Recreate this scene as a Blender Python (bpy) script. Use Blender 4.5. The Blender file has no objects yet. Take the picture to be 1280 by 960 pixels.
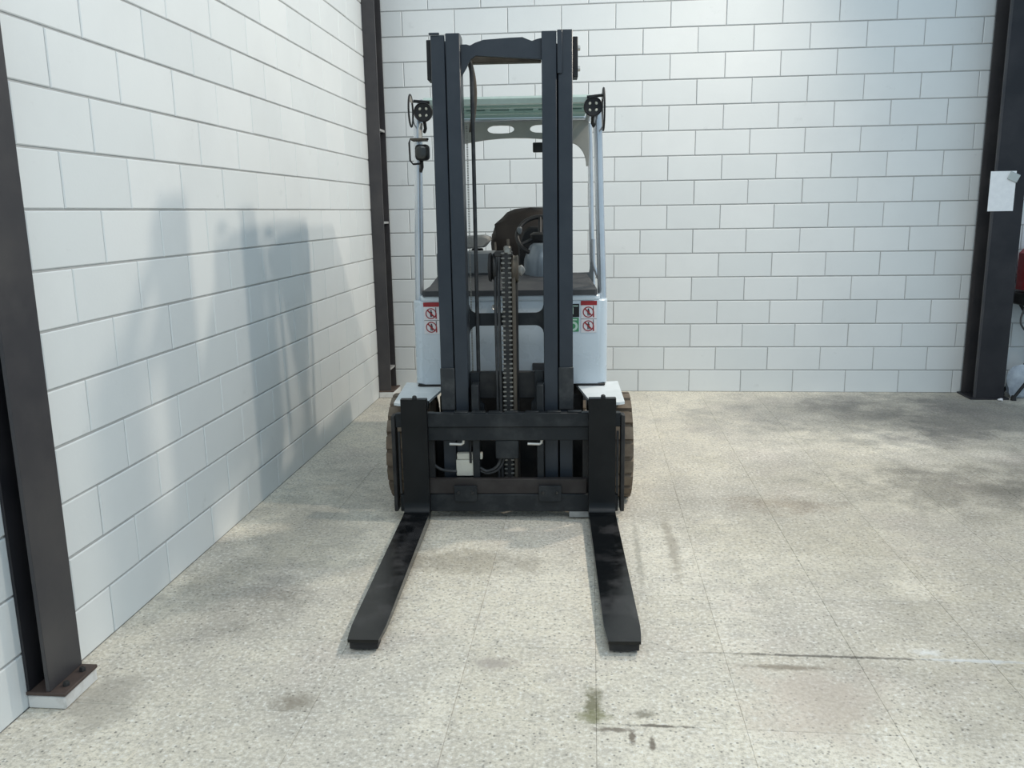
import bpy, bmesh, math, random
from mathutils import Vector, Matrix
random.seed(7)
C = bpy.context.scene.collection
SC = bpy.context.scene
PI = math.pi

# ------------------------------------------------------------------ camera
cd = bpy.data.cameras.new('camera')
cam = bpy.data.objects.new('camera', cd); C.objects.link(cam)
cd.sensor_fit = 'HORIZONTAL'; cd.sensor_width = 36.0
cd.lens = 36.0 * 1058.93 / 1280.0
cd.clip_start = 0.05; cd.clip_end = 100
_r = Vector((0.99568986, 0.09149587, -0.01517273)); _u = Vector((-0.00347119, 0.20024458, 0.97973979)); _f = Vector((-0.0926804, 0.97546431, -0.1996991))
M = Matrix.Identity(4)
for i in range(3):
    M[i][0] = _r[i]; M[i][1] = _u[i]; M[i][2] = -_f[i]
M.translation = Vector((1.8195, -7.3349, 1.5612))
cam.matrix_world = M
SC.camera = cam

# ------------------------------------------------------------------ world, lamps, added fill, exposure
w = bpy.data.worlds.new('hall_light'); SC.world = w; w.use_nodes = True
bg = w.node_tree.nodes['Background']
bg.inputs[0].default_value = (0.60, 0.815, 1.0, 1); bg.inputs[1].default_value = 0.68
def spot(name, loc, target, watts, col, ang, blend, size):
    l = bpy.data.lights.new(name, 'SPOT'); l.energy = watts; l.color = col
    l.spot_size = math.radians(ang); l.spot_blend = blend; l.shadow_soft_size = size
    o = bpy.data.objects.new(name, l); C.objects.link(o); o.location = loc
    o.rotation_euler = (Vector(target) - Vector(loc)).to_track_quat('-Z', 'Y').to_euler()
    return o
spot('hall_floodlight', (4.55, -3.5, 5.0), (0.6, -3.0, 0.5), 315, (1.0, 0.90, 0.765), 140, 0.9, 0.11)
spot('hall_floodlight', (4.15, -1.10, 4.55), (0.5, -2.7, 0.8), 385, (1.0, 0.90, 0.765), 130, 1.0, 0.12)
al = bpy.data.lights.new('added_fill_light', 'AREA'); al.shape = 'RECTANGLE'; al.size = 5.0; al.size_y = 1.6; al.energy = 95; al.color = (0.93, 0.98, 1.0)  # unseen fill light, added behind the camera to lift floor and fronts
ao = bpy.data.objects.new('added_fill_light', al); C.objects.link(ao); ao.location = (2.6, -8.6, 5.6)
ao.rotation_euler = (Vector((2.2, -5.0, 0)) - Vector((2.6, -8.6, 5.6))).to_track_quat('-Z', 'Y').to_euler()
vs = SC.view_settings
SC.display_settings.display_device = 'sRGB'
vs.view_transform = 'Standard'; vs.look = 'None'; vs.gamma = 1.0; vs.use_curve_mapping = False; vs.exposure = 0.0

# ------------------------------------------------------------------ materials
class NT:
    def __init__(s, name):
        s.m = bpy.data.materials.new(name); s.m.use_nodes = True
        s.t = s.m.node_tree; s.p = s.t.nodes['Principled BSDF']; s.out = s.t.nodes['Material Output']
    def n(s, typ, **kw):
        o = s.t.nodes.new(typ)
        for k, v in kw.items(): setattr(o, k, v)
        return o
    def l(s, a, b): s.t.links.new(a, b)
    def pos(s): return s.n('ShaderNodeNewGeometry').outputs['Position']
    def noise(s, vec, scale, detail=3, rough=.5):
        o = s.n('ShaderNodeTexNoise'); o.inputs['Scale'].default_value = scale
        o.inputs['Detail'].default_value = detail; o.inputs['Roughness'].default_value = rough
        if vec is not None: s.l(vec, o.inputs['Vector'])
        return o.outputs['Fac']
    def ramp(s, fac, stops):
        o = s.n('ShaderNodeValToRGB'); e = o.color_ramp.elements
        while len(e) < len(stops): e.new(.5)
        for k, (q, c) in enumerate(stops):
            e[k].position = q; e[k].color = (c, c, c, 1) if isinstance(c, (int, float)) else (*c, 1)
        s.l(fac, o.inputs[0]); return o.outputs[0]
    def mix(s, fac, a, b, mode='MIX'):
        o = s.n('ShaderNodeMix', data_type='RGBA', blend_type=mode)
        for sock, v in ((o.inputs[0], fac), (o.inputs[6], a), (o.inputs[7], b)):
            if isinstance(v, (int, float)): sock.default_value = v
            elif isinstance(v, tuple): sock.default_value = (*v, 1)
            else: s.l(v, sock)
        return o.outputs[2]
    def math(s, op, a, b=None, clamp=False):
        o = s.n('ShaderNodeMath', operation=op, use_clamp=clamp)
        for k, v in enumerate((a, b)):
            if v is None: continue
            if isinstance(v, (int, float)): o.inputs[k].default_value = v
            else: s.l(v, o.inputs[k])
        return o.outputs[0]
    def bump(s, h, strength=.3, dist=.002):
        o = s.n('ShaderNodeBump'); o.inputs['Strength'].default_value = strength; o.inputs['Distance'].default_value = dist
        s.l(h, o.inputs['Height']); s.l(o.outputs[0], s.p.inputs['Normal'])
    def base(s, c):
        if isinstance(c, tuple): s.p.inputs['Base Color'].default_value = (*c, 1)
        else: s.l(c, s.p.inputs['Base Color'])
    def rough(s, v):
        if isinstance(v, (int, float)): s.p.inputs['Roughness'].default_value = v
        else: s.l(v, s.p.inputs['Roughness'])

def worn(name, a, b, rough=.45, scale=6, metal=0.0, spec=.28, lo=.4, hi=.7, bump=.05):
    k = NT(name); p = k.pos()
    f = k.ramp(k.noise(p, scale, 5, .6), [(lo, 0.0), (hi, 1.0)])
    k.base(k.mix(f, a, b)); k.p.inputs['Metallic'].default_value = metal
    k.p.inputs['Specular IOR Level'].default_value = spec
    r = k.noise(p, scale * 4, 3); k.rough(k.math('MULTIPLY_ADD', r, .25) if False else k.math('ADD', k.math('MULTIPLY', r, .2), rough - .1))
    if bump: k.bump(k.noise(p, 90, 2), bump, .001)
    return k.m

def wall_paint():
    k = NT('painted_block'); p = k.pos()
    oi = k.n('ShaderNodeObjectInfo').outputs['Random']
    c = k.mix(oi, (.735, .765, .765), (.80, .82, .815))
    f = k.ramp(k.noise(p, 1.6, 5, .62), [(.44, 0.0), (.72, .35)])
    c = k.mix(f, c, (.66, .68, .685))
    d = k.ramp(k.noise(p, 7, 4, .6), [(.66, 0.0), (.74, .30)])
    c = k.mix(d, c, (.55, .57, .56))
    k.base(c); k.rough(.42); k.p.inputs['Specular IOR Level'].default_value = .45
    k.bump(k.noise(p, 60, 4, .6), .16, .003)
    return k.m
def mortar():
    k = NT('mortar'); p = k.pos()
    k.base(k.mix(k.noise(p, 30, 3), (.40, .405, .40), (.52, .525, .52))); k.rough(.85)
    return k.m
def blob(k, P, x, y, rx, ry, inner=.3, sharp=None):
    """0..1 mask of a stain or painted shade at a place on the floor, broken up by noise"""
    s = k.n('ShaderNodeVectorMath', operation='SUBTRACT'); k.l(P, s.inputs[0]); s.inputs[1].default_value = (x, y, 0)
    d = k.n('ShaderNodeVectorMath', operation='MULTIPLY'); k.l(s.outputs[0], d.inputs[0]); d.inputs[1].default_value = (1 / rx, 1 / ry, 0)
    L = k.n('ShaderNodeVectorMath', operation='LENGTH'); k.l(d.outputs[0], L.inputs[0])
    v = k.math('ADD', L.outputs['Value'], k.math('MULTIPLY', k.math('SUBTRACT', k.noise(P, sharp or 14, 4, .65), .5), 1.5 if rx > .8 else 2.2))
    return k.ramp(v, [(inner, 1.0), (1.0, 0.0)])
def floor_mat(name, tiles=True):
    k = NT(name); P = k.pos()
    oi = k.n('ShaderNodeObjectInfo').outputs['Random']
    c = k.mix(oi, (.75, .685, .555), (.825, .76, .63)) if tiles else k.mix(.5, (.56, .54, .49), (.6, .58, .52))
    big = k.ramp(k.noise(P, .9, 5, .62), [(.44, 0.0), (.62, .65)])
    c = k.mix(big, c, (.50, .465, .41))
    pink = k.ramp(k.noise(P, 1.9, 3), [(.56, 0.0), (.72, .5)])
    c = k.mix(pink, c, (.66, .58, .51))
    # streaks and medium mottling
    c = k.mix(k.ramp(k.noise(P, 12, 4, .7), [(.44, 0.0), (.68, .55)]), c, (.50, .465, .41))
    # exposed aggregate: pale and dark grains
    n1 = k.noise(P, 62, 4, .75)
    c = k.mix(k.ramp(n1, [(.36, .62), (.50, 0.0)]), c, (.36, .335, .285))
    c = k.mix(k.ramp(n1, [(.53, 0.0), (.66, .85)]), c, (.90, .88, .82))
    v = k.n('ShaderNodeTexVoronoi'); v.inputs['Scale'].default_value = 58; k.l(P, v.inputs['Vector'])
    sp = k.ramp(v.outputs['Distance'], [(.16, 1.0), (.30, 0.0)])
    sel = k.ramp(k.n('ShaderNodeSeparateColor').outputs[0], [(0, 0), (1, 1)]) if False else None
    sc = k.n('ShaderNodeSeparateColor'); k.l(v.outputs['Color'], sc.inputs[0])
    pick = k.ramp(sc.outputs[0], [(.55, 0.0), (.63, .6)])
    c = k.mix(k.math('MULTIPLY', sp, pick), c, (.10, .095, .085))
    # stains with a place of their own, plus broad painted shade
    for (x, y, rx, ry, col, amt, sh) in [
            (0.86, -4.905, .085, .065, (.27, .235, .185), .75, 26), (1.948, -5.02, .013, .05, (.12, .09, .065), .8, 40), (2.006, -5.05, .012, .055, (.12, .09, .065), .8, 40), (1.89, -4.985, .08, .016, (.16, .13, .10), .8, 40), (2.55, -4.78, .29, .28, (.58, .48, .41), .5, 6), (0.22, -4.95, .16, .20, (.36, .33, .28), .6, 8), (1.83, -4.84, .035, .13, (.17, .16, .09), .85, 26),
            (1.83, -4.92, .06, .05, (.20, .20, .09), .7, 30), (1.99, -4.90, .045, .028, (.22, .20, .15), .75, 34), (2.03, -4.957, .12, .010, (.13, .11, .085), .8, 34),
            (2.65, -4.50, .50, .012, (.13, .12, .10), .75, 18), (2.50, -4.585, .18, .022, (.24, .20, .15), .75, 22),
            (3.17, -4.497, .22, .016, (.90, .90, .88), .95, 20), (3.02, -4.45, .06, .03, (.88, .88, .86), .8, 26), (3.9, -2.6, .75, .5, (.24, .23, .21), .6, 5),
            (3.7, -0.9, 1.4, .9, (.36, .355, .335), .7, 4), (3.5, -3.2, 1.5, 1.6, (.44, .415, .36), .75, 2.5), (3.7, -4.7, 1.3, .8, (.42, .395, .34), .7, 3), (4.9, -.9, 1.7, 1.3, (.215, .21, .20), .85, 2), (5.0, -2.6, 1.3, 1.3, (.25, .24, .215), .75, 3),  # dimmer light on the right and back right floor, painted in
            (0.40, -3.3, .45, 1.1, (.36, .345, .31), .6, 4), (0.30, -4.2, .4, .45, (.40, .38, .34), .5, 4),  # truck's shade on the floor by the left wall, painted in
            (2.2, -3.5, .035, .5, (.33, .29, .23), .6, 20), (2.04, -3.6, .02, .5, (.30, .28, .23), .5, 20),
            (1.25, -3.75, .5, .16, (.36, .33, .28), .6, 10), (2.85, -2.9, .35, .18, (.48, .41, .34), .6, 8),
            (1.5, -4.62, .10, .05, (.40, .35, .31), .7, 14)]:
        m = blob(k, P, x, y, rx, ry, .35, sh)
        if rx >= .3:   # a worn area or painted shade darkens the stone and keeps its grain
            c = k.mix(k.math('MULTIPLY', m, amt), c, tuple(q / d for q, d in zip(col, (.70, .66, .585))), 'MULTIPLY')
        else:
            c = k.mix(k.math('MULTIPLY', m, amt), c, col)
    k.base(c); k.rough(.62); k.p.inputs['Specular IOR Level'].default_value = .3
    k.bump(n1, .35, .004)
    return k.m
def plain(name, col, rough=.5, metal=0.0, spec=.5):
    k = NT(name); p = k.pos()
    k.base(k.mix(k.noise(p, 25, 3), tuple(q * .88 for q in col), tuple(min(1, q * 1.1) for q in col)))
    k.rough(rough); k.p.inputs['Metallic'].default_value = metal; k.p.inputs['Specular IOR Level'].default_value = spec
    return k.m
def roof_glass():
    k = NT('green_roof_glazing')
    tr = k.n('ShaderNodeBsdfTransparent'); tr.inputs[0].default_value = (.30, .36, .34, 1)
    df = k.n('ShaderNodeBsdfTranslucent'); df.inputs[0].default_value = (.30, .38, .36, 1)
    gl = k.n('ShaderNodeBsdfGlossy'); gl.inputs['Roughness'].default_value = .15; gl.inputs[0].default_value = (.85, .95, .92, 1)
    a = k.n('ShaderNodeMixShader'); a.inputs[0].default_value = .55; k.l(tr.outputs[0], a.inputs[1]); k.l(df.outputs[0], a.inputs[2])
    b = k.n('ShaderNodeMixShader'); b.inputs[0].default_value = .12; k.l(a.outputs[0], b.inputs[1]); k.l(gl.outputs[0], b.inputs[2])
    k.l(b.outputs[0], k.out.inputs[0]); return k.m

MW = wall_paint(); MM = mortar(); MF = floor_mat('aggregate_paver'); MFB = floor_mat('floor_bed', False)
MCOL = worn('column_paint', (.050, .048, .052), (.075, .070, .070), .40, 3)
MCOLD = worn('column_dark_and_shade', (.022, .022, .026), (.04, .038, .042), .35, 3)  # black post's own tone; also paints shade into the open webs
MPLATE = worn('rusty_plate', (.075, .055, .048), (.12, .085, .07), .6, 9)
MGROUT = worn('white_grout', (.72, .72, .70), (.55, .53, .50), .8, 14, lo=.5)
MMAST = worn('mast_paint', (.026, .033, .043), (.036, .044, .055), .42, 5, spec=.4)
MCAR = worn('carriage_paint', (.016, .019, .022), (.050, .053, .055), .45, 9, lo=.48, hi=.8)
MFORK = worn('fork_paint', (.0030, .0038, .0045), (.034, .033, .034), .20, 6, lo=.50, hi=.64, spec=.4)
MSHOE = worn('worn_rail', (.034, .037, .040), (.080, .082, .082), .5, 12, lo=.45, hi=.7)
MSHANK = worn('fork_shank_paint', (.0035, .0042, .005), (.008, .009, .0095), .34, 7)
MBLK = worn('black_plastic', (.018, .018, .019), (.03, .03, .03), .5, 12)
MDRK = worn('dark_iron', (.022, .022, .023), (.05, .048, .045), .55, 10)
MBODY = worn('silver_body', (.62, .69, .74), (.65, .715, .76), .28, 2, metal=.05, spec=.5, bump=0)
MFEND = worn('white_fender', (.80, .83, .83), (.66, .70, .70), .4, 6, spec=.5)
MDASH = worn('dash_grey', (.055, .057, .062), (.075, .078, .08), .6, 10)
MGUARD = worn('guard_silver', (.60, .63, .66), (.72, .74, .76), .20, 4, metal=.7)
MARCH = worn('arch_taupe', (.36, .35, .32), (.42, .405, .37), .35, 5, metal=.15)
MSAGE = plain('sage_header', (.50, .62, .56), .4)
MGLZ = roof_glass()
MTYRE = worn('dusty_tyre', (.13, .10, .075), (.23, .185, .14), .85, 9, spec=.2, lo=.35, hi=.65)
MRIM = worn('rim_grey', (.25, .26, .26), (.12, .11, .10), .5, 10)
MSEAT = worn('seat_brown_black', (.030, .024, .021), (.045, .036, .031), .6, 9)
MARM = worn('armrest_grey', (.26, .25, .235), (.32, .31, .29), .6, 9)
MCONS = worn('console_grey', (.13, .145, .155), (.17, .185, .195), .42, 6)
MDOME = worn('column_cover', (.17, .20, .225), (.20, .23, .26), .22, 6, metal=.2)
MCHAIN = worn('chain_steel', (.30, .29, .26), (.16, .15, .13), .34, 40, metal=.6)
MHOSE = worn('hose_rubber', (.035, .036, .038), (.07, .07, .07), .45, 20)
MPULL = worn('pulley_brown', (.085, .070, .055), (.13, .11, .085), .5, 14)
MCREAM = worn('cream_plastic', (.60, .58, .50), (.50, .47, .40), .5, 16)
MSTEEL = plain('bright_steel', (.62, .60, .56), .35, .5)
MZINC = worn('zinc', (.40, .41, .41), (.28, .28, .27), .45, 20, metal=.3)
MWHITE = plain('sticker_white', (.82, .80, .81), .4)
MRED = plain('sticker_red', (.36, .018, .022), .4)
MINK = plain('sticker_ink', (.05, .03, .035), .4)
MGREEN = plain('sticker_green', (.07, .30, .14), .4)
MPALE = plain('pale_mark', (.55, .74, .62), .4)
MLENS = plain('lamp_lens', (.05, .05, .045), .12)
MLED = plain('led_cup', (.62, .58, .46), .2, .3)
MPAPER = plain('paper', (.93, .93, .94), .7)
MMAG = plain('magnet_grey', (.50, .54, .53), .4)
MREDP = plain('red_paint', (.42, .010, .022), .35)
MBAG = worn('pale_bag', (.52, .58, .64), (.34, .39, .46), .6, 14)
MGREY = plain('tie_plate', (.36, .36, .355), .5)

# ------------------------------------------------------------------ mesh helpers
def finish(name, bm, mat, parent=None, smooth=True, ang=40):
    bmesh.ops.recalc_face_normals(bm, faces=bm.faces)
    me = bpy.data.meshes.new(name); bm.to_mesh(me); bm.free()
    me.materials.append(mat)
    if smooth:
        for p in me.polygons: p.use_smooth = True
        me.set_sharp_from_angle(angle=math.radians(ang))
    o = bpy.data.objects.new(name, me); C.objects.link(o)
    if parent: o.parent = parent
    return o
def bx(bm, x0, x1, y0, y1, z0, z1, bev=0.0, seg=1):
    r = bmesh.ops.create_cube(bm, size=1.0); v = r['verts']
    bmesh.ops.scale(bm, vec=(abs(x1 - x0), abs(y1 - y0), abs(z1 - z0)), verts=v)
    bmesh.ops.translate(bm, vec=((x0 + x1) / 2, (y0 + y1) / 2, (z0 + z1) / 2), verts=v)
    if bev:
        es = {e for q in v for e in q.link_edges}
        bmesh.ops.bevel(bm, geom=list(es), offset=bev, segments=seg, affect='EDGES', profile=.5)
def box(name, b, mat, parent=None, bev=.002, seg=1):
    bm = bmesh.new(); bx(bm, *b, bev, seg); return finish(name, bm, mat, parent)
def prism(bm, pts, axis, a0, a1, bev=0.0):
    """pts: outline in the two other axes (order x,y,z minus axis); extruded a0..a1 along axis"""
    def mk(u, v, a): return (a, u, v) if axis == 0 else (u, a, v) if axis == 1 else (u, v, a)
    A = [bm.verts.new(mk(u, v, a0)) for u, v in pts]; B = [bm.verts.new(mk(u, v, a1)) for u, v in pts]
    fs = [bm.faces.new(A), bm.faces.new(B[::-1])]
    n = len(pts)
    for i in range(n): fs.append(bm.faces.new((A[i], B[i], B[(i + 1) % n], A[(i + 1) % n])))
    if bev:
        es = {e for f in fs[:2] for e in f.edges}
        bmesh.ops.bevel(bm, geom=list(es), offset=bev, segments=1, affect='EDGES')
def pr(name, pts, axis, a0, a1, mat, parent=None, bev=.0015):
    bm = bmesh.new(); prism(bm, pts, axis, a0, a1, bev); return finish(name, bm, mat, parent)
def tube(bm, pts, r, seg=10, cap=True):
    pts = [Vector(q) for q in pts]; rings = []; n = len(pts)
    ref = None
    for i, q in enumerate(pts):
        t = (pts[min(i + 1, n - 1)] - pts[max(i - 1, 0)]).normalized()
        if ref is None:
            ref = Vector((0, 0, 1)) if abs(t.z) < .9 else Vector((1, 0, 0))
        a = (ref - t * ref.dot(t)).normalized(); b = t.cross(a); ref = a
        rr = r[i] if isinstance(r, (list, tuple)) else r
        rings.append([bm.verts.new(q + (a * math.cos(2 * PI * k / seg) + b * math.sin(2 * PI * k / seg)) * rr) for k in range(seg)])
    for i in range(n - 1):
        for k in range(seg):
            bm.faces.new((rings[i][k], rings[i][(k + 1) % seg], rings[i + 1][(k + 1) % seg], rings[i + 1][k]))
    if cap: bm.faces.new(rings[0][::-1]); bm.faces.new(rings[-1])
def curve(ctrl, n=8):
    """Catmull-Rom through control points"""
    P = [Vector(q) for q in ctrl]; P = [P[0] * 2 - P[1]] + P + [P[-1] * 2 - P[-2]]; out = []
    for i in range(1, len(P) - 2):
        a, b, c, d = P[i - 1:i + 3]
        for k in range(n):
            t = k / n
            out.append(.5 * ((2 * b) + (c - a) * t + (2 * a - 5 * b + 4 * c - d) * t * t + (3 * b - a - 3 * c + d) * t ** 3))
    out.append(P[-2]); return out
def tb(name, pts, r, mat, parent=None, seg=10, smooth_n=0):
    bm = bmesh.new(); tube(bm, curve(pts, smooth_n) if smooth_n else pts, r, seg); return finish(name, bm, mat, parent)
def lathe(bm, prof, seg=32, axis='X', c=(0, 0, 0)):
    rings = []
    for (a, r) in prof:
        ring = []
        for k in range(seg):
            th = 2 * PI * k / seg; u, v = r * math.cos(th), r * math.sin(th)
            q = (a, u, v) if axis == 'X' else (u, a, v) if axis == 'Y' else (u, v, a)
            ring.append(bm.verts.new(Vector(q) + Vector(c)))
        rings.append(ring)
    for i in range(len(rings) - 1):
        for k in range(seg): bm.faces.new((rings[i][k], rings[i + 1][k], rings[i + 1][(k + 1) % seg], rings[i][(k + 1) % seg]))
    if prof[0][1] > 1e-6: bm.faces.new(rings[0])
    if prof[-1][1] > 1e-6: bm.faces.new(rings[-1][::-1])
def lt(name, prof, mat, parent=None, seg=32, axis='X', c=(0, 0, 0)):
    bm = bmesh.new(); lathe(bm, prof, seg, axis, c)
    bmesh.ops.remove_doubles(bm, verts=bm.verts, dist=1e-6)
    return finish(name, bm, mat, parent)
def thing(name, label, cat, loc=(0, 0, 0), rz=0, group=None):
    o = bpy.data.objects.new(name, None); C.objects.link(o); o.location = loc; o.rotation_euler = (0, 0, rz)
    o.empty_display_size = .2
    o['label'] = label; o['category'] = cat
    if group: o['group'] = group
    return o
def tag(o, label, cat, group=None):
    o['label'] = label; o['category'] = cat
    if group: o['group'] = group
    return o

# ------------------------------------------------------------------ the setting
def structure(o): o['kind'] = 'structure'; return o
floor = structure(box('floor', (-.02, 9.0, -13.0, .02, -.3, -.006), MFB, None, 0))
TH = .457
_tm = {}
def tile_mesh(sx, sy):
    key = (round(sx, 3), round(sy, 3))
    if key not in _tm:
        bm = bmesh.new(); g = .0004; e = .0014
        x, y = sx / 2 - g, sy / 2 - g
        A = [bm.verts.new((a * x, b * y, -.006)) for a, b in ((-1, -1), (1, -1), (1, 1), (-1, 1))]
        B = [bm.verts.new((a * x, b * y, -.0010)) for a, b in ((-1, -1), (1, -1), (1, 1), (-1, 1))]
        T = [bm.verts.new((a * (x - e), b * (y - e), 0)) for a, b in ((-1, -1), (1, -1), (1, 1), (-1, 1))]
        for P, Q in ((A, B), (B, T)):
            for i in range(4): bm.faces.new((P[i], P[(i + 1) % 4], Q[(i + 1) % 4], Q[i]))
        bm.faces.new(T)
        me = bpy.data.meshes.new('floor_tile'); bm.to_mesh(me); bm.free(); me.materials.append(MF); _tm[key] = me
    return _tm[key]
def cuts(lo, hi, origin, step):
    k = math.floor((lo - origin) / step); out = [lo]
    while True:
        k += 1; v = origin + k * step
        if v >= hi - .02: break
        if v > lo + .02: out.append(v)
    return out + [hi]
xs = cuts(0, 6.6, 1.84, TH); ys = cuts(-6.42, 0, -4.5, TH)
for i in range(len(xs) - 1):
    for j in range(len(ys) - 1):
        sx, sy = xs[i + 1] - xs[i], ys[j + 1] - ys[j]
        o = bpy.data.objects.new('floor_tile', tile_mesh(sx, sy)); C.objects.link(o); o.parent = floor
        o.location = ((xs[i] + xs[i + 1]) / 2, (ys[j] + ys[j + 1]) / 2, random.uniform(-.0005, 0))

BL, BH, PROUD = .4387, .2, .006
_bm = {}
def block_mesh(L, H):
    """block face in local XZ, facing -Y; back at y=0, face at y=-PROUD"""
    key = (round(L, 3), round(H, 3))
    if key not in _bm:
        bm = bmesh.new(); e = .0035
        x, z = L / 2, H / 2
        sg = ((-1, -1), (1, -1), (1, 1), (-1, 1))
        A = [bm.verts.new((a * x, 0, b * z)) for a, b in sg]
        B = [bm.verts.new((a * x, -PROUD + .003, b * z)) for a, b in sg]
        T = [bm.verts.new((a * (x - e), -PROUD, b * (z - e))) for a, b in sg]
        for P, Q in ((A, B), (B, T)):
            for i in range(4): bm.faces.new((P[i], P[(i + 1) % 4], Q[(i + 1) % 4], Q[i]))
        bm.faces.new(T)
        me = bpy.data.meshes.new('wall_block'); bm.to_mesh(me); bm.free(); me.materials.append(MW); _bm[key] = me
    return _bm[key]
def lay_blocks(wall, lo, hi, odd_phase, even_phase, place, rows=19):
    for j in range(1, rows + 1):
        z0 = 0.0 if j == 1 else BH * (j - 1) - .01
        z1 = BH * j - .01
        c = cuts(lo, hi, odd_phase if j % 2 else even_phase, BL)
        for i in range(len(c) - 1):
            L = c[i + 1] - c[i] - .0055; H = z1 - z0 - (.0085 if j > 1 else .004)
            o = bpy.data.objects.new('block', block_mesh(L, H)); C.objects.link(o); o.parent = wall
            place(o, (c[i] + c[i + 1]) / 2 + random.uniform(-.001, .001), z0 + (z1 - z0) / 2 + (0 if j > 1 else -.002) + random.uniform(-.0006, .0006))
wb = structure(box('wall_back', (-.25, 6.6, PROUD, .25, -.006, 3.82), MM, None, 0))
def put_back(o, u, z): o.location = (u, PROUD + random.uniform(-.0012, 0), z)
lay_blocks(wb, 0, 6.6, 2.2287, 2.2287 - BL / 2, put_back)
wl = structure(box('wall_left', (-.25, -PROUD, -8.4, 0.0, -.006, 3.82), MM, None, 0))
def put_left(o, u, z):
    o.location = (-PROUD + random.uniform(0, .0012), u, z); o.rotation_euler = (0, 0, PI / 2)
lay_blocks(wl, -6.3, 0, -4.705 + BL / 2, -4.705, put_left)

# ---- the three steel columns
def bolt(parent, x, y, z, r=.012, h=.012, axis='Z', mat=None):
    return lt('bolt', [(0, 0), (0, r), (h * .7, r), (h, r * .7), (h, 0)], mat or MDRK, parent, 6, axis, (x, y, z)) if axis == 'Z' else \
        lt('bolt', [(-h, 0), (-h, r * .8), (-h * .7, r), (0, r), (0, 0)], mat or MDRK, parent, 6, axis, (x, y, z))
HT = 4.2
# near the camera on the left wall: flange faces the room
t = thing('steel_post', 'dark grey steel post on a white grout pad against left wall, nearest the camera', 'post', (0, -4.91, 0))
box('grout_pad', (.001, .132, -.092, .092, 0, .048), MGROUT, t, .006)
box('base_plate', (.001, .136, -.094, .090, .0482, .060), MPLATE, t, .002)
box('front_flange', (.068, .082, -.088, .088, .0602, HT), MCOL, t, .001)
box('web', (.012, .0678, -.006, .006, .0602, HT), MCOLD, t, 0)  # web and back flange darker: shade of the open side painted in
box('back_flange', (.001, .0118, -.088, .088, .0602, HT), MCOLD, t, .001)
bolt(t, .110, -.045, .0602, .011, .014); bolt(t, .110, .045, .0602, .011, .014)
# back left corner: open side faces the room, tie plates between the flanges
t = thing('steel_post', 'dark grey steel post with tie plates in the back left corner', 'post', (0, -.21, 0))
box('grout_pad', (.002, .135, -.12, .14, 0, .05), MGROUT, t, .005)
box('base_plate', (.002, .13, -.118, .138, .0502, .062), MPLATE, t, .002)
box('front_flange', (.002, .105, -.108, -.094, .0622, HT), MCOL, t, .001)
box('back_flange', (.002, .105, .094, .108, .0622, HT), MCOL, t, .001)
box('web', (.030, .040, -.0938, .0938, .0622, HT), MCOLD, t, 0)  # darker tone paints in the shade of the open channel
for z in (.235, 1.475, 2.22):
    box('tie_plate', (.0402, .100, -.0936, .0936, z, z + .018), MGREY, t, .001)
# right hand end of the back wall
t = thing('steel_post', 'wide black steel post by the right end of back wall, holding a paper', 'post', (5.05, -.15, 0))
box('base_plate', (-.15, .15, -.135, .135, 0, .014), MCOLD, t, .002)
box('front_flange', (-.105, .11, -.122, -.106, .0142, HT), MCOLD, t, .001)
box('back_flange', (-.125, .11, .106, .122, .0142, HT), MCOL, t, .001)
box('web', (-.008, .008, -.1058, .1058, .0142, HT), MCOLD, t, 0)
box('flange_edge_strip', (-.122, -.1052, -.124, -.104, .0142, HT), MCOL, t, .001)
o = tag(box('paper_sheet', (4.895, 5.085, -.2765, -.275, 1.505, 1.808), MPAPER, None, 0), 'blank white paper sheet fixed to the black column at right', 'paper')
m = bmesh.new(); bx(m, -.04, .04, -.011, 0, -.032, .032, .004)
o = finish('magnet', m, MMAG); o.location = (5.065, -.2768, 1.762); o.rotation_euler = (0, math.radians(24), 0)
tag(o, 'small square grey magnet holding the corner of the white paper', 'magnet')

# things behind the right column
t = thing('machine_on_stand', 'red boxy machine on thin black crossed legs, cut by the right frame edge', 'machine', (5.495, -.20, 0))
pr('housing', [(-.235, .88), (.24, .86), (.24, 1.16), (.19, 1.22), (-.19, 1.22), (-.235, 1.17)], 1, -.11, .13, MREDP, t, .006)
box('chassis', (-.25, .25, -.12, .14, .76, .858), MBLK, t, .01)
for s in (-1, 1):
    tb('leg', [(-.27, .1 * s, .02), (.22, .1 * s, .76)], .013, MBLK, t, 8)
    tb('leg', [(.25, .07 * s, .02), (-.21, .07 * s, .76)], .013, MBLK, t, 8)
tb('cable', [(-.24, -.09, .80), (-.28, -.12, .62), (-.12, -.13, .5), (.05, -.12, .55), (.16, -.1, .76)], .008, MHOSE, t, 8, 8)
for (x, y) in ((-.27, .1), (-.27, -.1), (.25, .07), (.25, -.07)):
    lt('rubber_foot', [(0, 0), (0, .022), (.04, .016), (.04, 0)], MBLK, t, 10, 'Z', (x, y, 0))
bm = bmesh.new()
bmesh.ops.create_uvsphere(bm, u_segments=20, v_segments=12, radius=1)
for v in bm.verts:
    n = 1 + .10 * math.sin(5 * v.co.x + 2) * math.cos(4 * v.co.z) + .06 * math.sin(9 * v.co.y + 3 * v.co.z)
    v.co = Vector((v.co.x * .20 * n, v.co.y * .055 * n, max(-.13, v.co.z * .155 * n)))
o = finish('plastic_bag', bm, MBAG); o.location = (5.40, -.20, .131)
tag(o, 'crumpled pale blue plastic bag on the floor beneath the red machine', 'bag')
bm = bmesh.new(); bmesh.ops.create_icosphere(bm, subdivisions=2, radius=.016)
for v in bm.verts: v.co = Vector((v.co.x * 1.3, v.co.y, max(-.008, v.co.z * .8))) * (1 + .2 * math.sin(300 * v.co.x))
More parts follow.
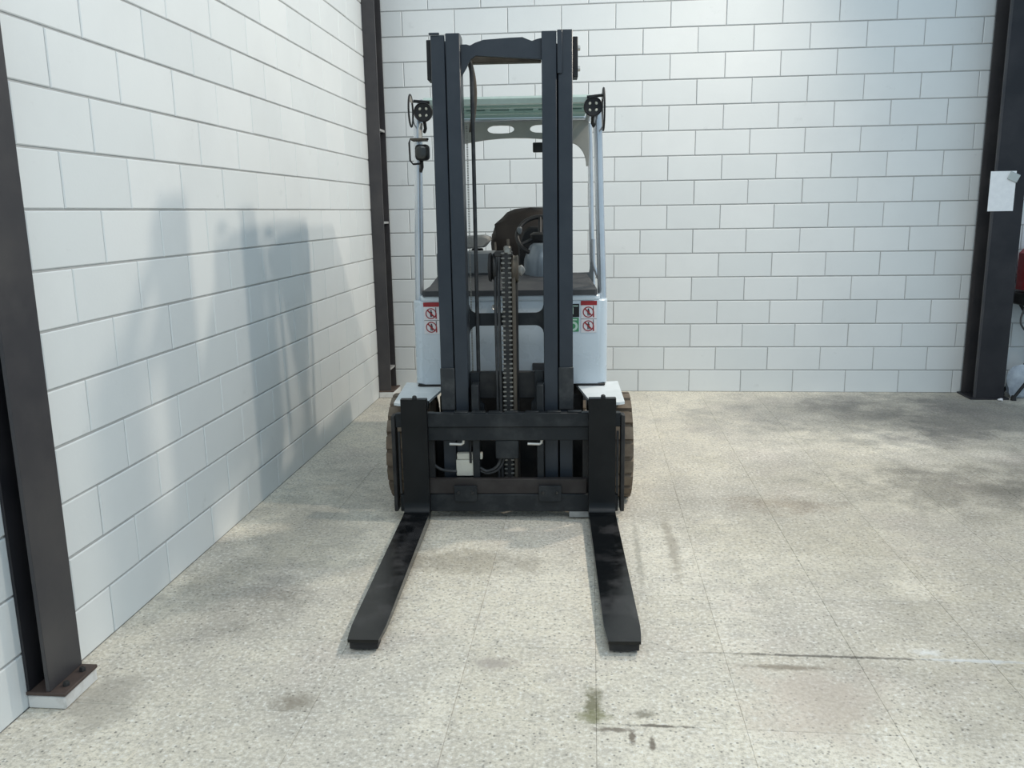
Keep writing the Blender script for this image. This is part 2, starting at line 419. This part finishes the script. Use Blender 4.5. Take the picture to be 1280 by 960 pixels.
o = finish('litter_scrap', bm, MWHITE); o.location = (5.115, -.325, .0105)
tag(o, 'tiny white scrap of litter at the foot of the black right column', 'litter')

# ------------------------------------------------------------------ forklift truck
FK = thing('forklift', 'silver counterbalance forklift with black mast and two lowered forks, parked facing the camera', 'forklift',
           (1.403, -3.25, 0), math.radians(2.8624))

# forks -------------------------------------------------------------
def fork(x0, x1):
    xm = (x0 + x1) / 2; hw = (x1 - x0) / 2
    bm = bmesh.new()
    # side profile (y, z) of the L, outer then inner
    out = [(.0, .648), (.0, .112), (-.006, .082), (-.022, .064), (-.045, .060), (-1.31, .052)]
    inn = [(-1.31, .040), (-.9, .022), (-.05, .012), (-.01, .014), (.018, .024), (.034, .046), (.040, .09), (.040, .648)]
    prof = out + inn
    def half(y):
        if y < -1.2: return hw * (1 - .13 * (min(1, (-y - 1.2) / .11)) ** 1.5)
        return hw
    # split the blade so that the tip can taper in width
    bl = [(-.045, .060), (-.5, .0585), (-1.0, .0555), (-1.2, .054), (-1.27, .053), (-1.31, .052)]
    prof = [(.0, .648), (.0, .112), (-.006, .082), (-.022, .064)] + bl + [(-1.31, .040), (-1.27, .037), (-1.2, .033), (-1.0, .026), (-.5, .017), (-.05, .012), (-.01, .014), (.018, .024), (.034, .046), (.040, .09), (.040, .648)]
    A = [bm.verts.new((xm - half(y), y, z)) for y, z in prof]; B = [bm.verts.new((xm + half(y), y, z)) for y, z in prof]
    n = len(prof)
    for i in range(n): bm.faces.new((A[i], A[(i + 1) % n], B[(i + 1) % n], B[i]))
    # side walls as strips between upper/outer and lower/inner chains
    up = list(range(0, 10)); lo = list(range(n - 1, 9, -1))
    for S in (A, B):
        i = j = 0
        while i < len(up) - 1 or j < len(lo) - 1:
            if j >= len(lo) - 1 or (i < len(up) - 1 and (i + 1) / len(up) <= (j + 1) / len(lo)):
                bm.faces.new((S[up[i]], S[up[i + 1]], S[lo[j]])); i += 1
            else:
                bm.faces.new((S[up[i]], S[lo[j + 1]], S[lo[j]])); j += 1
    o = finish('fork', bm, MFORK, FK, True, 35); o.data.materials.append(MSHANK)
    for f in o.data.polygons:
        if f.center.z > .10 or f.center.y > -.06: f.material_index = 1
    box('tip_shade_block', (xm - hw * .80, xm + hw * .80, -1.303, -1.24, .010, .0400), MDRK, o, .003)  # dark block added under the tip, stands in for its contact shadow
    bm = bmesh.new(); bx(bm, xm - hw - .004, xm + hw + .004, .0405, .075, .585, .628, .004); finish('hook', bm, MFORK, o)
    box('clamp_pad', (xm - hw, xm + hw, .0405, .0435, .30, .44), MFORK, o, .001)
    lt('locking_pin', [(0, 0), (0, .012), (.012, .011), (.016, .006), (.016, 0)], MDRK, o, 12, 'Z', (xm + .004, .02, .6482))
    return o
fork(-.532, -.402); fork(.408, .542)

# carriage ------------------------------------------------------------
bm = bmesh.new()
bx(bm, -.5695, .5695, .042, .080, .494, .566, .003)
for x in (-.50, -.235, -.145, -.06, .02, .125, .235, .34): bx(bm, x - .035, x + .035, .044, .078, .566, .573, .002)
finish('carriage_top_bar', bm, MCAR, FK)
box('carriage_plate', (-.47, .47, .056, .082, .420, .493), MCAR, FK, .003)
o = box('carriage_lower_bar', (-.56, .56, .044, .082, .045, .137), MCAR, FK, .004)
b2 = box('carriage_lower_plate', (-.42, .40, .052, .086, .138, .217), worn('brown_primer', (.032, .027, .026), (.052, .046, .043), .5, 8), FK, .003)
for x in (-.22, .213):
    p = pr('stop_plate', [(x - .058, .186), (x - .058, .112), (x - .05, .104), (x + .05, .104), (x + .058, .112), (x + .058, .186)], 1, .028, .0435, MCAR, FK)
    for s in (-1, 1): bolt(p, x + s * .036, .0278, .152, .0085, .008, 'Y')
for s in (-1, 1):
    box('carriage_end_plate', (s * .580 - .010, s * .580 + .010, .03, .10, .050, .555), MDRK, FK, .003)
    box('carriage_side_post', (s * .40 - .02, s * .40 + .02, .084, .12, .06, .56), MDRK, FK, .003)
    box('carriage_roller_plate', (s * .165 - .018, s * .165 + .018, .088, .20, .10, .70), MCAR, FK, .003)
    box('wear_strip', (s * .555 - .006, s * .555 + .006, .046, .058, .14, .47), MHOSE, FK, .001)
box('skid_piece', (.31, .425, .05, .09, .010, .044), MZINC, FK, .003)
box('centre_box', (-.064, .054, .060, .100, .322, .419), MCAR, FK, .004)

# mast ----------------------------------------------------------------
def channel(name, x0, x1, y0, y1, z0, z1, open_to, mat, th=.018):
    """C section with its mouth towards +x (1) or -x (-1); the face seen from the front is a full flange"""
    bm = bmesh.new()
    bx(bm, x0, x1, y0, y0 + th, z0, z1, .003)
    bx(bm, x0, x1, y1 - th, y1, z0, z1, .003)
    if open_to > 0: bx(bm, x0, x0 + th, y0 + th, y1 - th, z0, z1)
    else: bx(bm, x1 - th, x1, y0 + th, y1 - th, z0, z1)
    return finish(name, bm, mat, FK)
for s in (-1, 1):
    a, b = (-.342, -.275) if s < 0 else (.264, .333)
    c, d = (-.270, -.202) if s < 0 else (.186, .257)
    om = channel('outer_mast_rail', a, b, .150, .310, .07, 2.385 if s < 0 else 2.398, -s, MMAST)
    im = channel('inner_mast_rail', c, d, .144, .285, .09, 2.392, s, MMAST)
    box('rail_cap', ((a + .006, b + .008) if s < 0 else (a - .008, b - .006)) + (.149, .16, 2.19, 2.394) if False else
        (((a - .006) if s < 0 else (a - .004)), ((a + .044) if s < 0 else (a + .020)), .1380, .1496, 2.20 if s > 0 else 2.385, 2.395), MMAST, om, .002)
    # roller bracket by the outer top
    xo = a - .014 if s < 0 else b + .014
    box('top_side_bracket', (xo - .013, xo + .013, .20, .30, 2.19, 2.375), MBLK, FK, .003)
    if s > 0:
        for z in (2.33, 2.235): lt('side_bolt', [(0, 0), (0, .013), (.012, .012), (.014, 0)], MSTEEL, FK, 10, 'X', (xo + .0132, .25, z))
    # worn lower guide shoes
    box('rail_shoe', (a - .003, b + .003, .140, .1498, .56, .78), MSHOE, om, .003)
    box('rail_gap_shade_filler', (min(a, c) + .06, max(b, d) - .06, .286, .296, .1, 2.36), MBLK, FK, 0)  # dark filler added so the gap between rails looks shaded
    # lower bracket plates with cutout
    if s < 0:
        pts = [(-.198, .742), (-.150, .742), (-.150, .59), (-.128, .575), (-.128, .535), (-.198, .535)]
    else:
        pts = [(.182, .750), (.136, .750), (.136, .60), (.118, .585), (.118, .535), (.182, .535)]
    pr('lower_bracket', pts, 1, .21, .228, MCAR, FK)
def arch_bar(name, xl, xr, zt, zb, fl, y0, y1, mat, dip=.012, parent=FK):
    """cross bar with flared ends"""
    n = 8; top = []; bot = []
    for k in range(n + 1):
        th = k / n * PI / 2
        top.append((xl + fl * (1 - math.cos(th)) if False else xl + fl * math.sin(th), zt + fl * (1 - math.sin(th)) ** 1 * (1 - math.sin(th)) if False else zt + fl * (1 - math.cos(PI / 2 - th)) if False else zt + fl * (1 - math.sqrt(max(0, 1 - (1 - math.sin(th)) ** 2)))))
    L = []
    for k in range(n + 1):
        u = k / n
        L.append((u * fl, fl * (1 - math.sqrt(max(0, 1 - (1 - u) ** 2)))))
    topl = [(xl + u, zt + v) for u, v in L]; topr = [(xr - u, zt + v) for u, v in reversed(L)]
    botl = [(xl + u, zb - v) for u, v in L]; botr = [(xr - u, zb - v) for u, v in reversed(L)]
    pts = topl + topr + list(reversed(botr)) + list(reversed(botl))
    # drop duplicates
    q = []
    for a in pts:
        if not q or (Vector(a) - Vector(q[-1])).length > 1e-5: q.append(a)
    bm = bmesh.new(); prism(bm, q, 1, y0, y1, 0); return finish(name, bm, mat, parent)
arch_bar('mid_crossbar', -.202, .186, 1.043, .978, .045, .285, .300, MCAR)
# top crossbar of the inner mast: gently arched plate with a darker tie behind
pts = [(-.2, 2.345), (-.172, 2.345), (-.155, 2.338), (-.13, 2.352), (-.09, 2.364), (.03, 2.370), (.095, 2.372), (.118, 2.362), (.14, 2.352), (.165, 2.362), (.186, 2.366)]
low = [(.186, 2.27), (-.13, 2.295), (-.155, 2.280), (-.175, 2.24), (-.2, 2.20)]
pr('top_crossbar', pts + low, 1, .170, .190, MMAST, FK)
box('top_tie_beam', (-.200, .184, .2855, .34, 2.278, 2.335), MPULL, FK, .004)
box('lower_cross_beam', (-.2, .184, .232, .27, .60, .742), MDRK, FK, .004)
# lift cylinder, chain, hoses in the middle
lt('lift_cylinder', [(.10, 0), (.10, .034), (1.20, .034), (1.215, .030), (1.235, .030), (1.235, 0)], MDRK, FK, 20, 'Z', (.022, .235, 0))
box('chain_guide', (.026, .046, .170, .20, .13, 1.32), MPULL, FK, .003)
bm = bmesh.new()
z = .19
while z < 1.36:
    for x in (-.016, .018): bx(bm, x - .0092, x + .0092, .1535, .166, z - .0046, z + .0046, .0025)
    z += .0243
ch = finish('chain_pins', bm, MCHAIN, FK, False); ch['kind'] = 'stuff'
bm = bmesh.new()
z = .19
while z < 1.36:
    bx(bm, -.019, .021, .158, .165, z - .0118, z + .0118); z += .0243
ch = finish('chain_plates', bm, MDRK, FK, False); ch['kind'] = 'stuff'
tb('lift_hose', [(-.036, .172, .14), (-.038, .172, .8), (-.039, .172, 1.2), (-.034, .175, 1.34)], .0085, MHOSE, FK, 10, 6)
tb('lift_hose', [(-.054, .178, .14), (-.056, .178, .8), (-.056, .178, 1.2), (-.046, .18, 1.345)], .0075, MHOSE, FK, 10, 6)
# head with pulleys
lt('hose_pulley', [(-.105, 0), (-.105, .030), (-.100, .070), (-.088, .074), (-.082, .058), (-.074, .074), (-.062, .070), (-.060, 0)], MBLK, FK, 24, 'X', (.010, .225, 1.285))
lt('chain_pulley', [(.028, 0), (.028, .066), (.034, .072), (.040, .066), (.050, .066), (.056, .070), (.060, .064), (.060, 0)], MPULL, FK, 24, 'X', (.0, .225, 1.275))
hd = box('cylinder_head', (-.058, .030, .168, .25, 1.340, 1.366), MDRK, FK, .004)
box('chain_anchor', (-.012, .026, .155, .2, 1.355, 1.392), MCHAIN, hd, .006)
tb('anchor_stud', [(-.052, .18, 1.372), (-.054, .18, 1.412)], .006, MPULL, hd, 8)
tb('anchor_stud', [(.012, .18, 1.392), (.012, .18, 1.425)], .007, MPULL, hd, 8)
lt('bright_fitting', [(.06, 0), (.06, .022), (.075, .028), (.088, .016), (.094, 0)], MSTEEL, FK, 12, 'X', (.0, .225, 1.268))
# left side hose and small chain on the inner rail
tb('mast_hose', [(-.158, .26, .60), (-.158, .262, 1.2), (-.158, .262, 2.0), (-.160, .26, 2.25), (-.175, .265, 2.29)], .010, MHOSE, FK, 10, 6)
tb('mast_hose', [(-.168, .285, 1.95), (-.150, .292, 2.1), (-.152, .29, 2.2), (-.168, .28, 2.285)], .013, MPULL, FK, 10, 6)
bm = bmesh.new()
for i in range(150):
    zz = .72 + i * .0085
    bx(bm, -.1915 - .004, -.1915 + .004, .294, .302, zz, zz + .005)
o = finish('side_lift_chain', bm, MCHAIN, FK, False); o['kind'] = 'stuff'
# carriage hydraulics in the window
v = box('valve_block', (-.272, -.148, .098, .14, .218, .305), MCREAM, FK, .004)
box('valve_cap', (-.268, -.135, .104, .14, .306, .338), MCREAM, v, .003)
tb('cable_tie', [(-.196, .0965, .29), (-.196, .0965, .42)], .006, MBLK, v, 8)
tb('hydraulic_hose', [(-.40, .11, .40), (-.395, .10, .30), (-.35, .098, .255), (-.27, .10, .243)], .008, MHOSE, FK, 10, 8)
tb('hydraulic_hose', [(-.148, .10, .262), (-.11, .10, .245), (-.06, .10, .27), (-.035, .11, .33), (-.03, .12, .38)], .008, MHOSE, FK, 10, 8)
tb('hydraulic_hose', [(-.15, .105, .245), (-.10, .105, .232), (-.045, .105, .262), (-.018, .115, .33), (-.012, .125, .38)], .007, MHOSE, FK, 10, 8)
tb('hydraulic_hose', [(-.20, .16, .36), (-.17, .15, .405), (-.12, .15, .415), (-.07, .15, .40)], .011, MHOSE, FK, 10, 8)
for x in (-.30, .10):
    tb('elbow_fitting', [(x, .075, .398), (x + .06, .075, .396), (x + .07, .075, .402), (x + .072, .075, .418)], .0075, MSTEEL, FK, 8)
box('tilt_block', (-.14, -.075, .30, .36, .60, .68), MBLK, FK, .006)

# chassis, wheels -------------------------------------------------------
box('chassis_frame', (-.40, .40, .50, 2.0, .12, .560), MDRK, FK, .01)
box('front_axle', (-.415, .415, .36, .499, .12, .43), MDRK, FK, .01)
def wheel(name, x0, x1, yc, R, lugs, rim):
    xm = (x0 + x1) / 2; hw = (x1 - x0) / 2
    prof = [(xm - hw, R * .55), (xm - hw, R * .86), (xm - hw + .018, R * .95), (xm + hw - .018, R * .95), (xm + hw, R * .86), (xm + hw, R * .55)]
    bm = bmesh.new(); lathe(bm, prof, 40, 'X', (0, yc, R))
    for s in (-1, 1):
        for k in range(lugs):
            th = 2 * PI * (k + (.5 if s > 0 else 0)) / lugs
            r = bmesh.ops.create_cube(bm, size=1.0)['verts']
            bmesh.ops.scale(bm, vec=(hw * .98, 2 * PI * R / lugs * .80, R * .16), verts=r)
            for q in r:
                if q.co.z > 0: q.co.y *= .88
                if q.co.x * s > 0 and q.co.z > 0: q.co.x *= .93
            bmesh.ops.translate(bm, vec=(s * hw * .515, 0, R * .92), verts=r)
            bmesh.ops.rotate(bm, cent=(0, 0, 0), matrix=Matrix.Rotation(th, 3, 'X'), verts=r)
            bmesh.ops.translate(bm, vec=(xm, yc, R), verts=r)
    o = finish(name, bm, MTYRE, FK, True, 30)
    lt('rim', [(xm - hw * .8, 0), (xm - hw * .8, R * .20), (xm - hw * .55, R * .30), (xm - hw * .6, R * .5), (xm - hw * .9, R * .56), (xm + hw * .9, R * .56), (xm + hw * .6, R * .5), (xm + hw * .55, R * .30), (xm + hw * .8, R * .2), (xm + hw * .8, 0)], rim, o, 28, 'X', (0, yc, R))
    return o
for s in (-1, 1):
    wheel('front_tyre', *((.425, .652) if s > 0 else (-.652, -.425)), .455, .288, 20, MRIM)
    wheel('rear_tyre', *((.30, .46) if s > 0 else (-.46, -.30)), 1.68, .21, 18, MRIM)
    pts = [(s * .36, .56), (s * .598, .60), (s * .602, .20), (s * .575, .185), (s * .43, .185)]
    bm = bmesh.new()
    A = [bm.verts.new((x, y, .573 + .028 * (y - .185) / .4)) for x, y in pts]; B = [bm.verts.new((x, y, .573 + .028 * (y - .185) / .4 + .014)) for x, y in pts]
    bm.faces.new(A); bm.faces.new(B[::-1])
    for i in range(5): bm.faces.new((A[i], A[(i + 1) % 5], B[(i + 1) % 5], B[i]))
    finish('front_fender', bm, MFEND, FK, False)
    box('step_mat', (s * .44 - .08, s * .44 + .08, .50, .60, .612, .622), MBLK, FK, .003)

# cowl: plan outline with rounded corners, extruded
def rrect_front(xw, y0, y1, r, n=8):
    P = [(-xw, y1)]
    for k in range(n + 1):
        th = PI + k / n * PI / 2; P.append((-xw + r + r * math.cos(th), y0 + r + r * math.sin(th)))
    for k in range(n + 1):
        th = 1.5 * PI + k / n * PI / 2; P.append((xw - r + r * math.cos(th), y0 + r + r * math.sin(th)))
    P.append((xw, y1)); return P
pr('front_cowl', rrect_front(.533, .505, .70, .055), 2, .622, 1.085, MBODY, FK, .006)
pr('cowl_rim', rrect_front(.492, .497, .70, .04), 2, 1.0855, 1.112, MBODY, FK, .006)
box('cowl_recess', (-.30, -.275, .500, .5045, .63, .90), MCONS, FK, .001)
box('cowl_pocket', (.12, .20, .498, .5045, .63, .74), MDASH, FK, .004)
lt('eyelet', [(0, .010), (-.004, .017), (-.008, .014), (-.004, .010)], MSTEEL, FK, 16, 'Y', (-.082, .504, 1.05))
# black dash cover, sloping back
bm = bmesh.new()
lo_ = [(-.475, .50), (-.462, .488), (.462, .488), (.475, .50), (.475, .90), (-.475, .90)]
hi_ = [(-.452, .56), (-.44, .55), (.44, .55), (.452, .56), (.43, .90), (-.43, .90)]
A = [bm.verts.new((x, y, 1.1125)) for x, y in lo_]; A2 = [bm.verts.new((x, y, 1.142)) for x, y in lo_]
B = [bm.verts.new((x, y, 1.150 if y < .6 else 1.205)) for x, y in hi_]
bm.faces.new(A); bm.faces.new(B[::-1])
for P, Q in ((A, A2), (A2, B)):
    for i in range(6): bm.faces.new((P[i], P[(i + 1) % 6], Q[(i + 1) % 6], Q[i]))
finish('dashboard_cover', bm, MDASH, FK, True, 25)
box('side_panel', (-.50, .50, .9, 1.98, .60, 1.02), MBODY, FK, .03, 3)
pr('floor_plate', [(-.48, .70), (.48, .70), (.48, .9), (-.48, .9)], 2, .60, .63, MBLK, FK)
bm = bmesh.new(); bx(bm, -.52, .52, 1.50, 2.12, .22, 1.04, .07, 4); finish('counterweight', bm, MDASH, FK)

# driver's place
pr('console', [(-.44, 1.2), (-.44, 1.325), (-.42, 1.335), (-.10, 1.335), (-.075, 1.30), (-.07, 1.2)], 1, .86, 1.0, MCONS, FK, .012)
arm = pr('armrest', [(-.34, 1.375), (-.33, 1.412), (-.19, 1.418), (-.155, 1.405), (-.150, 1.385), (-.185, 1.345), (-.32, 1.335)], 1, 1.18, 1.42, MARM, FK, .010)
box('armrest_post', (-.27, -.20, 1.25, 1.33, 1.02, 1.336), MBLK, arm, .006)
lt('steering_column_cover', [(1.19, .118), (1.22, .120), (1.28, .116), (1.33, .100), (1.365, .080), (1.378, .062), (1.378, 0)], MDOME, FK, 28, 'Z', (.185, .92, 0))
pr('instrument_hood', [(.03, 1.19), (.03, 1.36), (.06, 1.44), (.10, 1.47), (.24, 1.47), (.28, 1.44), (.30, 1.36), (.30, 1.19)], 1, 1.06, 1.12, MBLK, FK, .012)
bm = bmesh.new()
N, K = 36, 10
Rw = .135; cx, cy, cz = .165, .945, 1.42; tilt = math.radians(52)
rings = []
for i in range(N):
    th = 2 * PI * i / N; ring = []
    for k in range(K):
        ph = 2 * PI * k / K; rr = Rw + .013 * math.cos(ph); u, vv, ww = rr * math.cos(th), rr * math.sin(th), .013 * math.sin(ph)
        ring.append(bm.verts.new((cx + u, cy + vv * math.cos(tilt) - ww * math.sin(tilt), cz + vv * math.sin(tilt) + ww * math.cos(tilt))))
    rings.append(ring)
for i in range(N):
    for k in range(K): bm.faces.new((rings[i][k], rings[(i + 1) % N][k], rings[(i + 1) % N][(k + 1) % K], rings[i][(k + 1) % K]))
sw = finish('steering_wheel', bm, MBLK, FK)
for a in (90, 210, 330):
    th = math.radians(a); e = (cx + Rw * math.cos(th), cy + Rw * math.sin(th) * math.cos(tilt), cz + Rw * math.sin(th) * math.sin(tilt))
    tb('spoke', [(cx, cy, cz), e], .012, MBLK, sw, 8)
lt('hub', [(-.03, 0), (-.03, .05), (.006, .062), (.02, .04), (.02, 0)], MBLK, sw, 18, 'Z', (cx, cy, cz))
lt('spinner_knob', [(0, .008), (.015, .014), (.034, .015), (.042, .008), (.042, 0)], MCONS, sw, 14, 'Z', (cx - .12, cy, cz + .01))
# seat: rounded back, cushion
seat_o = [(-.150, 1.30), (-.158, 1.36), (-.150, 1.42), (-.105, 1.465), (-.085, 1.52), (-.05, 1.556), (.0, 1.576), (.10, 1.584), (.18, 1.582), (.25, 1.565), (.295, 1.52), (.315, 1.46), (.35, 1.40), (.355, 1.34), (.345, 1.20), (.33, 1.10), (-.13, 1.10), (-.14, 1.20)]
bm = bmesh.new(); prism(bm, seat_o, 1, 1.40, 1.52, .03); st = finish('seat_back', bm, MSEAT, FK, True, 60)
box('seat_cushion', (-.15, .35, 1.0, 1.40, 1.022, 1.13), MSEAT, FK, .03, 3)

# overhead guard ---------------------------------------------------------
for s in (-1, 1):
    tb('guard_front_leg', [(s * .512, .60, .70), (s * .507, .60, 1.10), (s * .490, .585, 1.6), (s * .476, .56, 2.0), (s * .466, .58, 2.10), (s * .46, .70, 2.135)], .024, MGUARD, FK, 16, 4)
    tb('guard_rear_leg', [(s * .500, 1.42, 1.0), (s * .492, 1.46, 1.4), (s * .484, 1.5, 1.9), (s * .478, 1.5, 2.10)], .017, MGUARD, FK, 12, 4)
    tb('guard_side_rail', [(s * .46, .60, 2.13), (s * .465, 1.0, 2.14), (s * .47, 1.5, 2.125)], .022, MGUARD, FK, 12, 4)
pr('handrail_bracket', [(.375, 1.205), (.45, 1.205), (.455, 1.25), (.475, 1.30), (.475, 1.12), (.375, 1.12)], 1, .88, .895, MCONS, FK)
tb('handrail', [(.508, .80, 1.16), (.485, .80, 1.215), (.470, .80, 1.27), (.468, .80, 1.40)], .011, MGUARD, FK, 10, 5)
# rear arch with two oval openings
def arch_profile(n=10):
    L = [(-.47, 2.125), (.47, 2.125), (.47, 1.84)]
    for k in range(n + 1):
        th = k / n * PI / 2; L.append((.46 - .11 * (1 - math.cos(th)) if False else .35 + .11 * math.cos(th), 1.84 + .145 * math.sin(th)))
    for k in range(1, 8):
        x = .35 - .70 * k / 8; L.append((x, 1.985 + .036 * (1 - (x / .35) ** 2)))
    for k in range(n, -1, -1):
        th = k / n * PI / 2; L.append((-.35 - .11 * math.cos(th), 1.84 + .145 * math.sin(th)))
    L.append((-.47, 1.84)); return L
def oval(cx, cz, rx, rz, n=16): return [(cx + rx * math.copysign(abs(math.cos(2 * PI * k / n)) ** .6, math.cos(2 * PI * k / n)), cz + rz * math.sin(2 * PI * k / n)) for k in range(n)]
def plate_with_holes(name, outer, holes, y0, y1, mat):
    cu = bpy.data.curves.new(name, 'CURVE'); cu.dimensions = '2D'; cu.fill_mode = 'BOTH'; cu.extrude = (y1 - y0) / 2; cu.bevel_depth = .003; cu.bevel_resolution = 1
    for P in [outer] + holes:
        sp = cu.splines.new('POLY'); sp.points.add(len(P) - 1); sp.use_cyclic_u = True
        for q, (x, z) in zip(sp.points, P): q.co = (x, z, 0, 1)
    tmp = bpy.data.objects.new('tmp', cu); C.objects.link(tmp)
    dg = bpy.context.evaluated_depsgraph_get(); me = bpy.data.meshes.new_from_object(tmp.evaluated_get(dg))
    bpy.data.objects.remove(tmp); me.name = name
    for v in me.vertices: v.co = (v.co.x, (y0 + y1) / 2 - v.co.z, v.co.y)
    me.materials.clear(); me.materials.append(mat)
    o = bpy.data.objects.new(name, me); C.objects.link(o); o.parent = FK; return o
plate_with_holes('guard_rear_arch', arch_profile(), [oval(-.085, 2.072, .088, .028), oval(.185, 2.072, .088, .028)], 1.49, 1.51, MARCH)
tb('guard_rear_bar', [(-.46, 1.485, 2.130), (.46, 1.485, 2.130)], .013, MGUARD, FK, 12)
box('roof_glazing', (-.445, .445, .58, 1.47, 2.140, 2.150), MGLZ, FK, 0)
pr('roof_header', [(.520, 2.112), (.575, 2.112), (.575, 2.150), (.54, 2.152), (.520, 2.138)], 0, -.44, .44, MSAGE, FK, .003)
for y in (.86, 1.17): box('roof_rib', (-.445, .445, y - .008, y + .008, 2.128, 2.139), MSAGE, FK, .002)
for k in range(6): box('roof_slot', (-.40 + k * .14, -.29 + k * .14, 1.02, 1.03, 2.134, 2.1392), MGLZ, FK, 0)
sn = box('mirror_sensor', (.118, .195, 1.44, 1.48, 1.925, 1.985), MBLK, FK, .006, 2)

# lamps -------------------------------------------------------------------
def work_lamp(x, y, z, r, leds=True):
    o = lt('work_lamp', [(.055, 0), (.055, r * .55), (.03, r * .85), (0, r), (-.018, r), (-.022, r * .95), (-.016, r * .86), (-.010, 0)], MBLK, FK, 28, 'Y', (x, y, z))
    if leds:
        for a in (-1, 1):
            for b in (-1, 1):
                lt('led', [(0, 0), (0, r * .20), (-.005, r * .16), (-.007, 0)], MLED, o, 12, 'Y', (x + a * r * .36, y - .0085, z + b * r * .36))
    return o
for s, x, z in ((1, .447, 2.082), (-1, -.432, 2.072)):
    o = work_lamp(x, .475, z, .049)
    tb('lamp_bracket', [(x, .50, z - .045), (x, .53, z - .075), (x + s * .01, .56, z - .09)], .009, MDRK, o, 8)
    tb('lamp_arm', [(x - s * .03, .50, z + .052), (x + s * .03, .50, z + .058), (x + s * .055, .50, z + .06)], .008, MDRK, o, 8)
    # round wire loop on a short post, seen almost edge on
    R0 = .105 if s > 0 else .080; zc = z - .010 if s > 0 else z + .012
    tb('lamp_guard_loop', [(s * .502, .50 + R0 * .9 * math.cos(2 * PI * k / 28), zc + R0 * math.sin(2 * PI * k / 28)) for k in range(29)], .005, MDRK, o, 8)
    pr('guard_blade', [(.44, zc + R0 * .55), (.56, zc + R0 * .55), (.53, zc + R0 * .95), (.47, zc + R0 * .95)], 0, s * .502 - .002, s * .502 + .002, MARM, o, 0)
# lower left lamp, squarish, in a wire guard
bm = bmesh.new(); bx(bm, -.484, -.408, .455, .515, 1.83, 1.912, .020, 3); lo2 = finish('work_lamp', bm, MBLK, FK)
lt('lens', [(-.002, .034), (-.008, .034), (-.012, .026), (-.010, 0)], MLENS, lo2, 20, 'Y', (-.446, .456, 1.871))
tb('wire_guard', [(-.41, .47, 1.938), (-.505, .47, 1.940), (-.512, .47, 1.92), (-.510, .47, 1.83), (-.495, .47, 1.812), (-.45, .49, 1.815)], .005, MDRK, lo2, 8)
box('top_shield', (-.50, -.42, .45, .53, 1.930, 1.942), MPULL, lo2, .002)
tb('lamp_stem', [(-.455, .50, 1.83), (-.458, .53, 1.80), (-.470, .56, 1.78)], .010, MDRK, lo2, 8)
tb('lamp_stem', [(-.455, .50, 1.94), (-.460, .52, 1.99), (-.455, .54, 2.02)], .010, MSTEEL, lo2, 8)

# stickers -------------------------------------------------------------------
def ring(bm, cx, cz, r0, r1, y0, y1, n=24):
    for i in range(n):
        a, b = 2 * PI * i / n, 2 * PI * (i + 1) / n
        P = [(cx + r * math.cos(t), cz + r * math.sin(t)) for r, t in ((r0, a), (r1, a), (r1, b), (r0, b))]
        v = [bm.verts.new((x, y0, z)) for x, z in P]; bm.faces.new(v)
def poly(bm, pts, y):
    bm.faces.new([bm.verts.new((x, y, z)) for x, z in pts])
def warning_label(x0, x1, z0, z1):
    Y = .5042; W = x1 - x0; xm = (x0 + x1) / 2; H = z1 - z0
    o = box('warning_label', (x0, x1, Y - .0012, Y, z0, z1), MWHITE, FK, 0)
    f = Y - .0016
    box('header_bar', (x0 - .002, x1 + .002, f - .0006, f, z1 - .024, z1), MRED, o, 0)
    hh = (H - .024) / 2
    box('divider_line', (x0, x1, f - .0003, f, z0 + hh - .001, z0 + hh + .001), MINK, o, 0)
    for q in (0, 1):
        zc = z0 + hh * (q + .5); r = min(W, hh) * .40
        bm = bmesh.new(); ring(bm, xm - .003, zc, r * .82, r, f - .0009, f)
        d = r * .66; t = r * .09
        poly(bm, [(xm - .003 - d - t, zc + d - t), (xm - .003 - d + t, zc + d + t), (xm - .003 + d + t, zc - d + t), (xm - .003 + d - t, zc - d - t)], f - .0009)
        poly(bm, [(xm + r * .72, zc - r * .95), (xm + r * .95, zc - r * .95), (xm + r * .95, zc + .1 * r), (xm + r * .72, zc + .1 * r)], f - .0010)
        finish('prohibition_mark', bm, MRED, o, False)
        bm = bmesh.new(); cx = xm - .002
        ring(bm, cx, zc + r * .52, 0.0, r * .15, f - .0006, f, 10)
        poly(bm, [(cx - r * .22, zc - r * .1), (cx + r * .22, zc - r * .1), (cx + r * .20, zc + r * .36), (cx - r * .20, zc + r * .36)], f - .0006)
        poly(bm, [(cx - r * .18, zc - r * .65), (cx - .03 * r, zc - r * .65), (cx, zc - r * .08), (cx - r * .2, zc - r * .08)], f - .0006)
        poly(bm, [(cx + r * .18, zc - r * .65), (cx + .03 * r, zc - r * .65), (cx, zc - r * .08), (cx + r * .2, zc - r * .08)], f - .0006)
        poly(bm, [(xm + r * .74, zc - r * .3), (xm + r * .92, zc - r * .3), (xm + r * .88, zc + 1.15 * r), (xm + r * .76, zc + 1.15 * r)], f - .0006)
        finish('figure_mark', bm, MINK, o, False)
    return o
warning_label(.388, .472, .906, 1.080)
warning_label(-.472, -.388, .906, 1.080)
o = box('black_label', (.300, .378, .5028, .504, .992, 1.064), MBLK, FK, 0)
bm = bmesh.new()
poly(bm, [(.334, 1.008), (.346, 1.008), (.346, 1.044), (.334, 1.044)], .5024); poly(bm, [(.326, 1.050), (.372, 1.050), (.372, 1.055), (.326, 1.055)], .5024)
finish('label_mark', bm, MPALE, o, False)
o = box('green_label', (.296, .376, .5028, .504, .912, .988), MGREEN, FK, 0)
bm = bmesh.new(); ring(bm, .344, .942, .014, .026, .5024, 0)
poly(bm, [(.324, .974), (.366, .974), (.366, .981), (.324, .981)], .5024)
finish('label_mark', bm, MPALE, o, False)
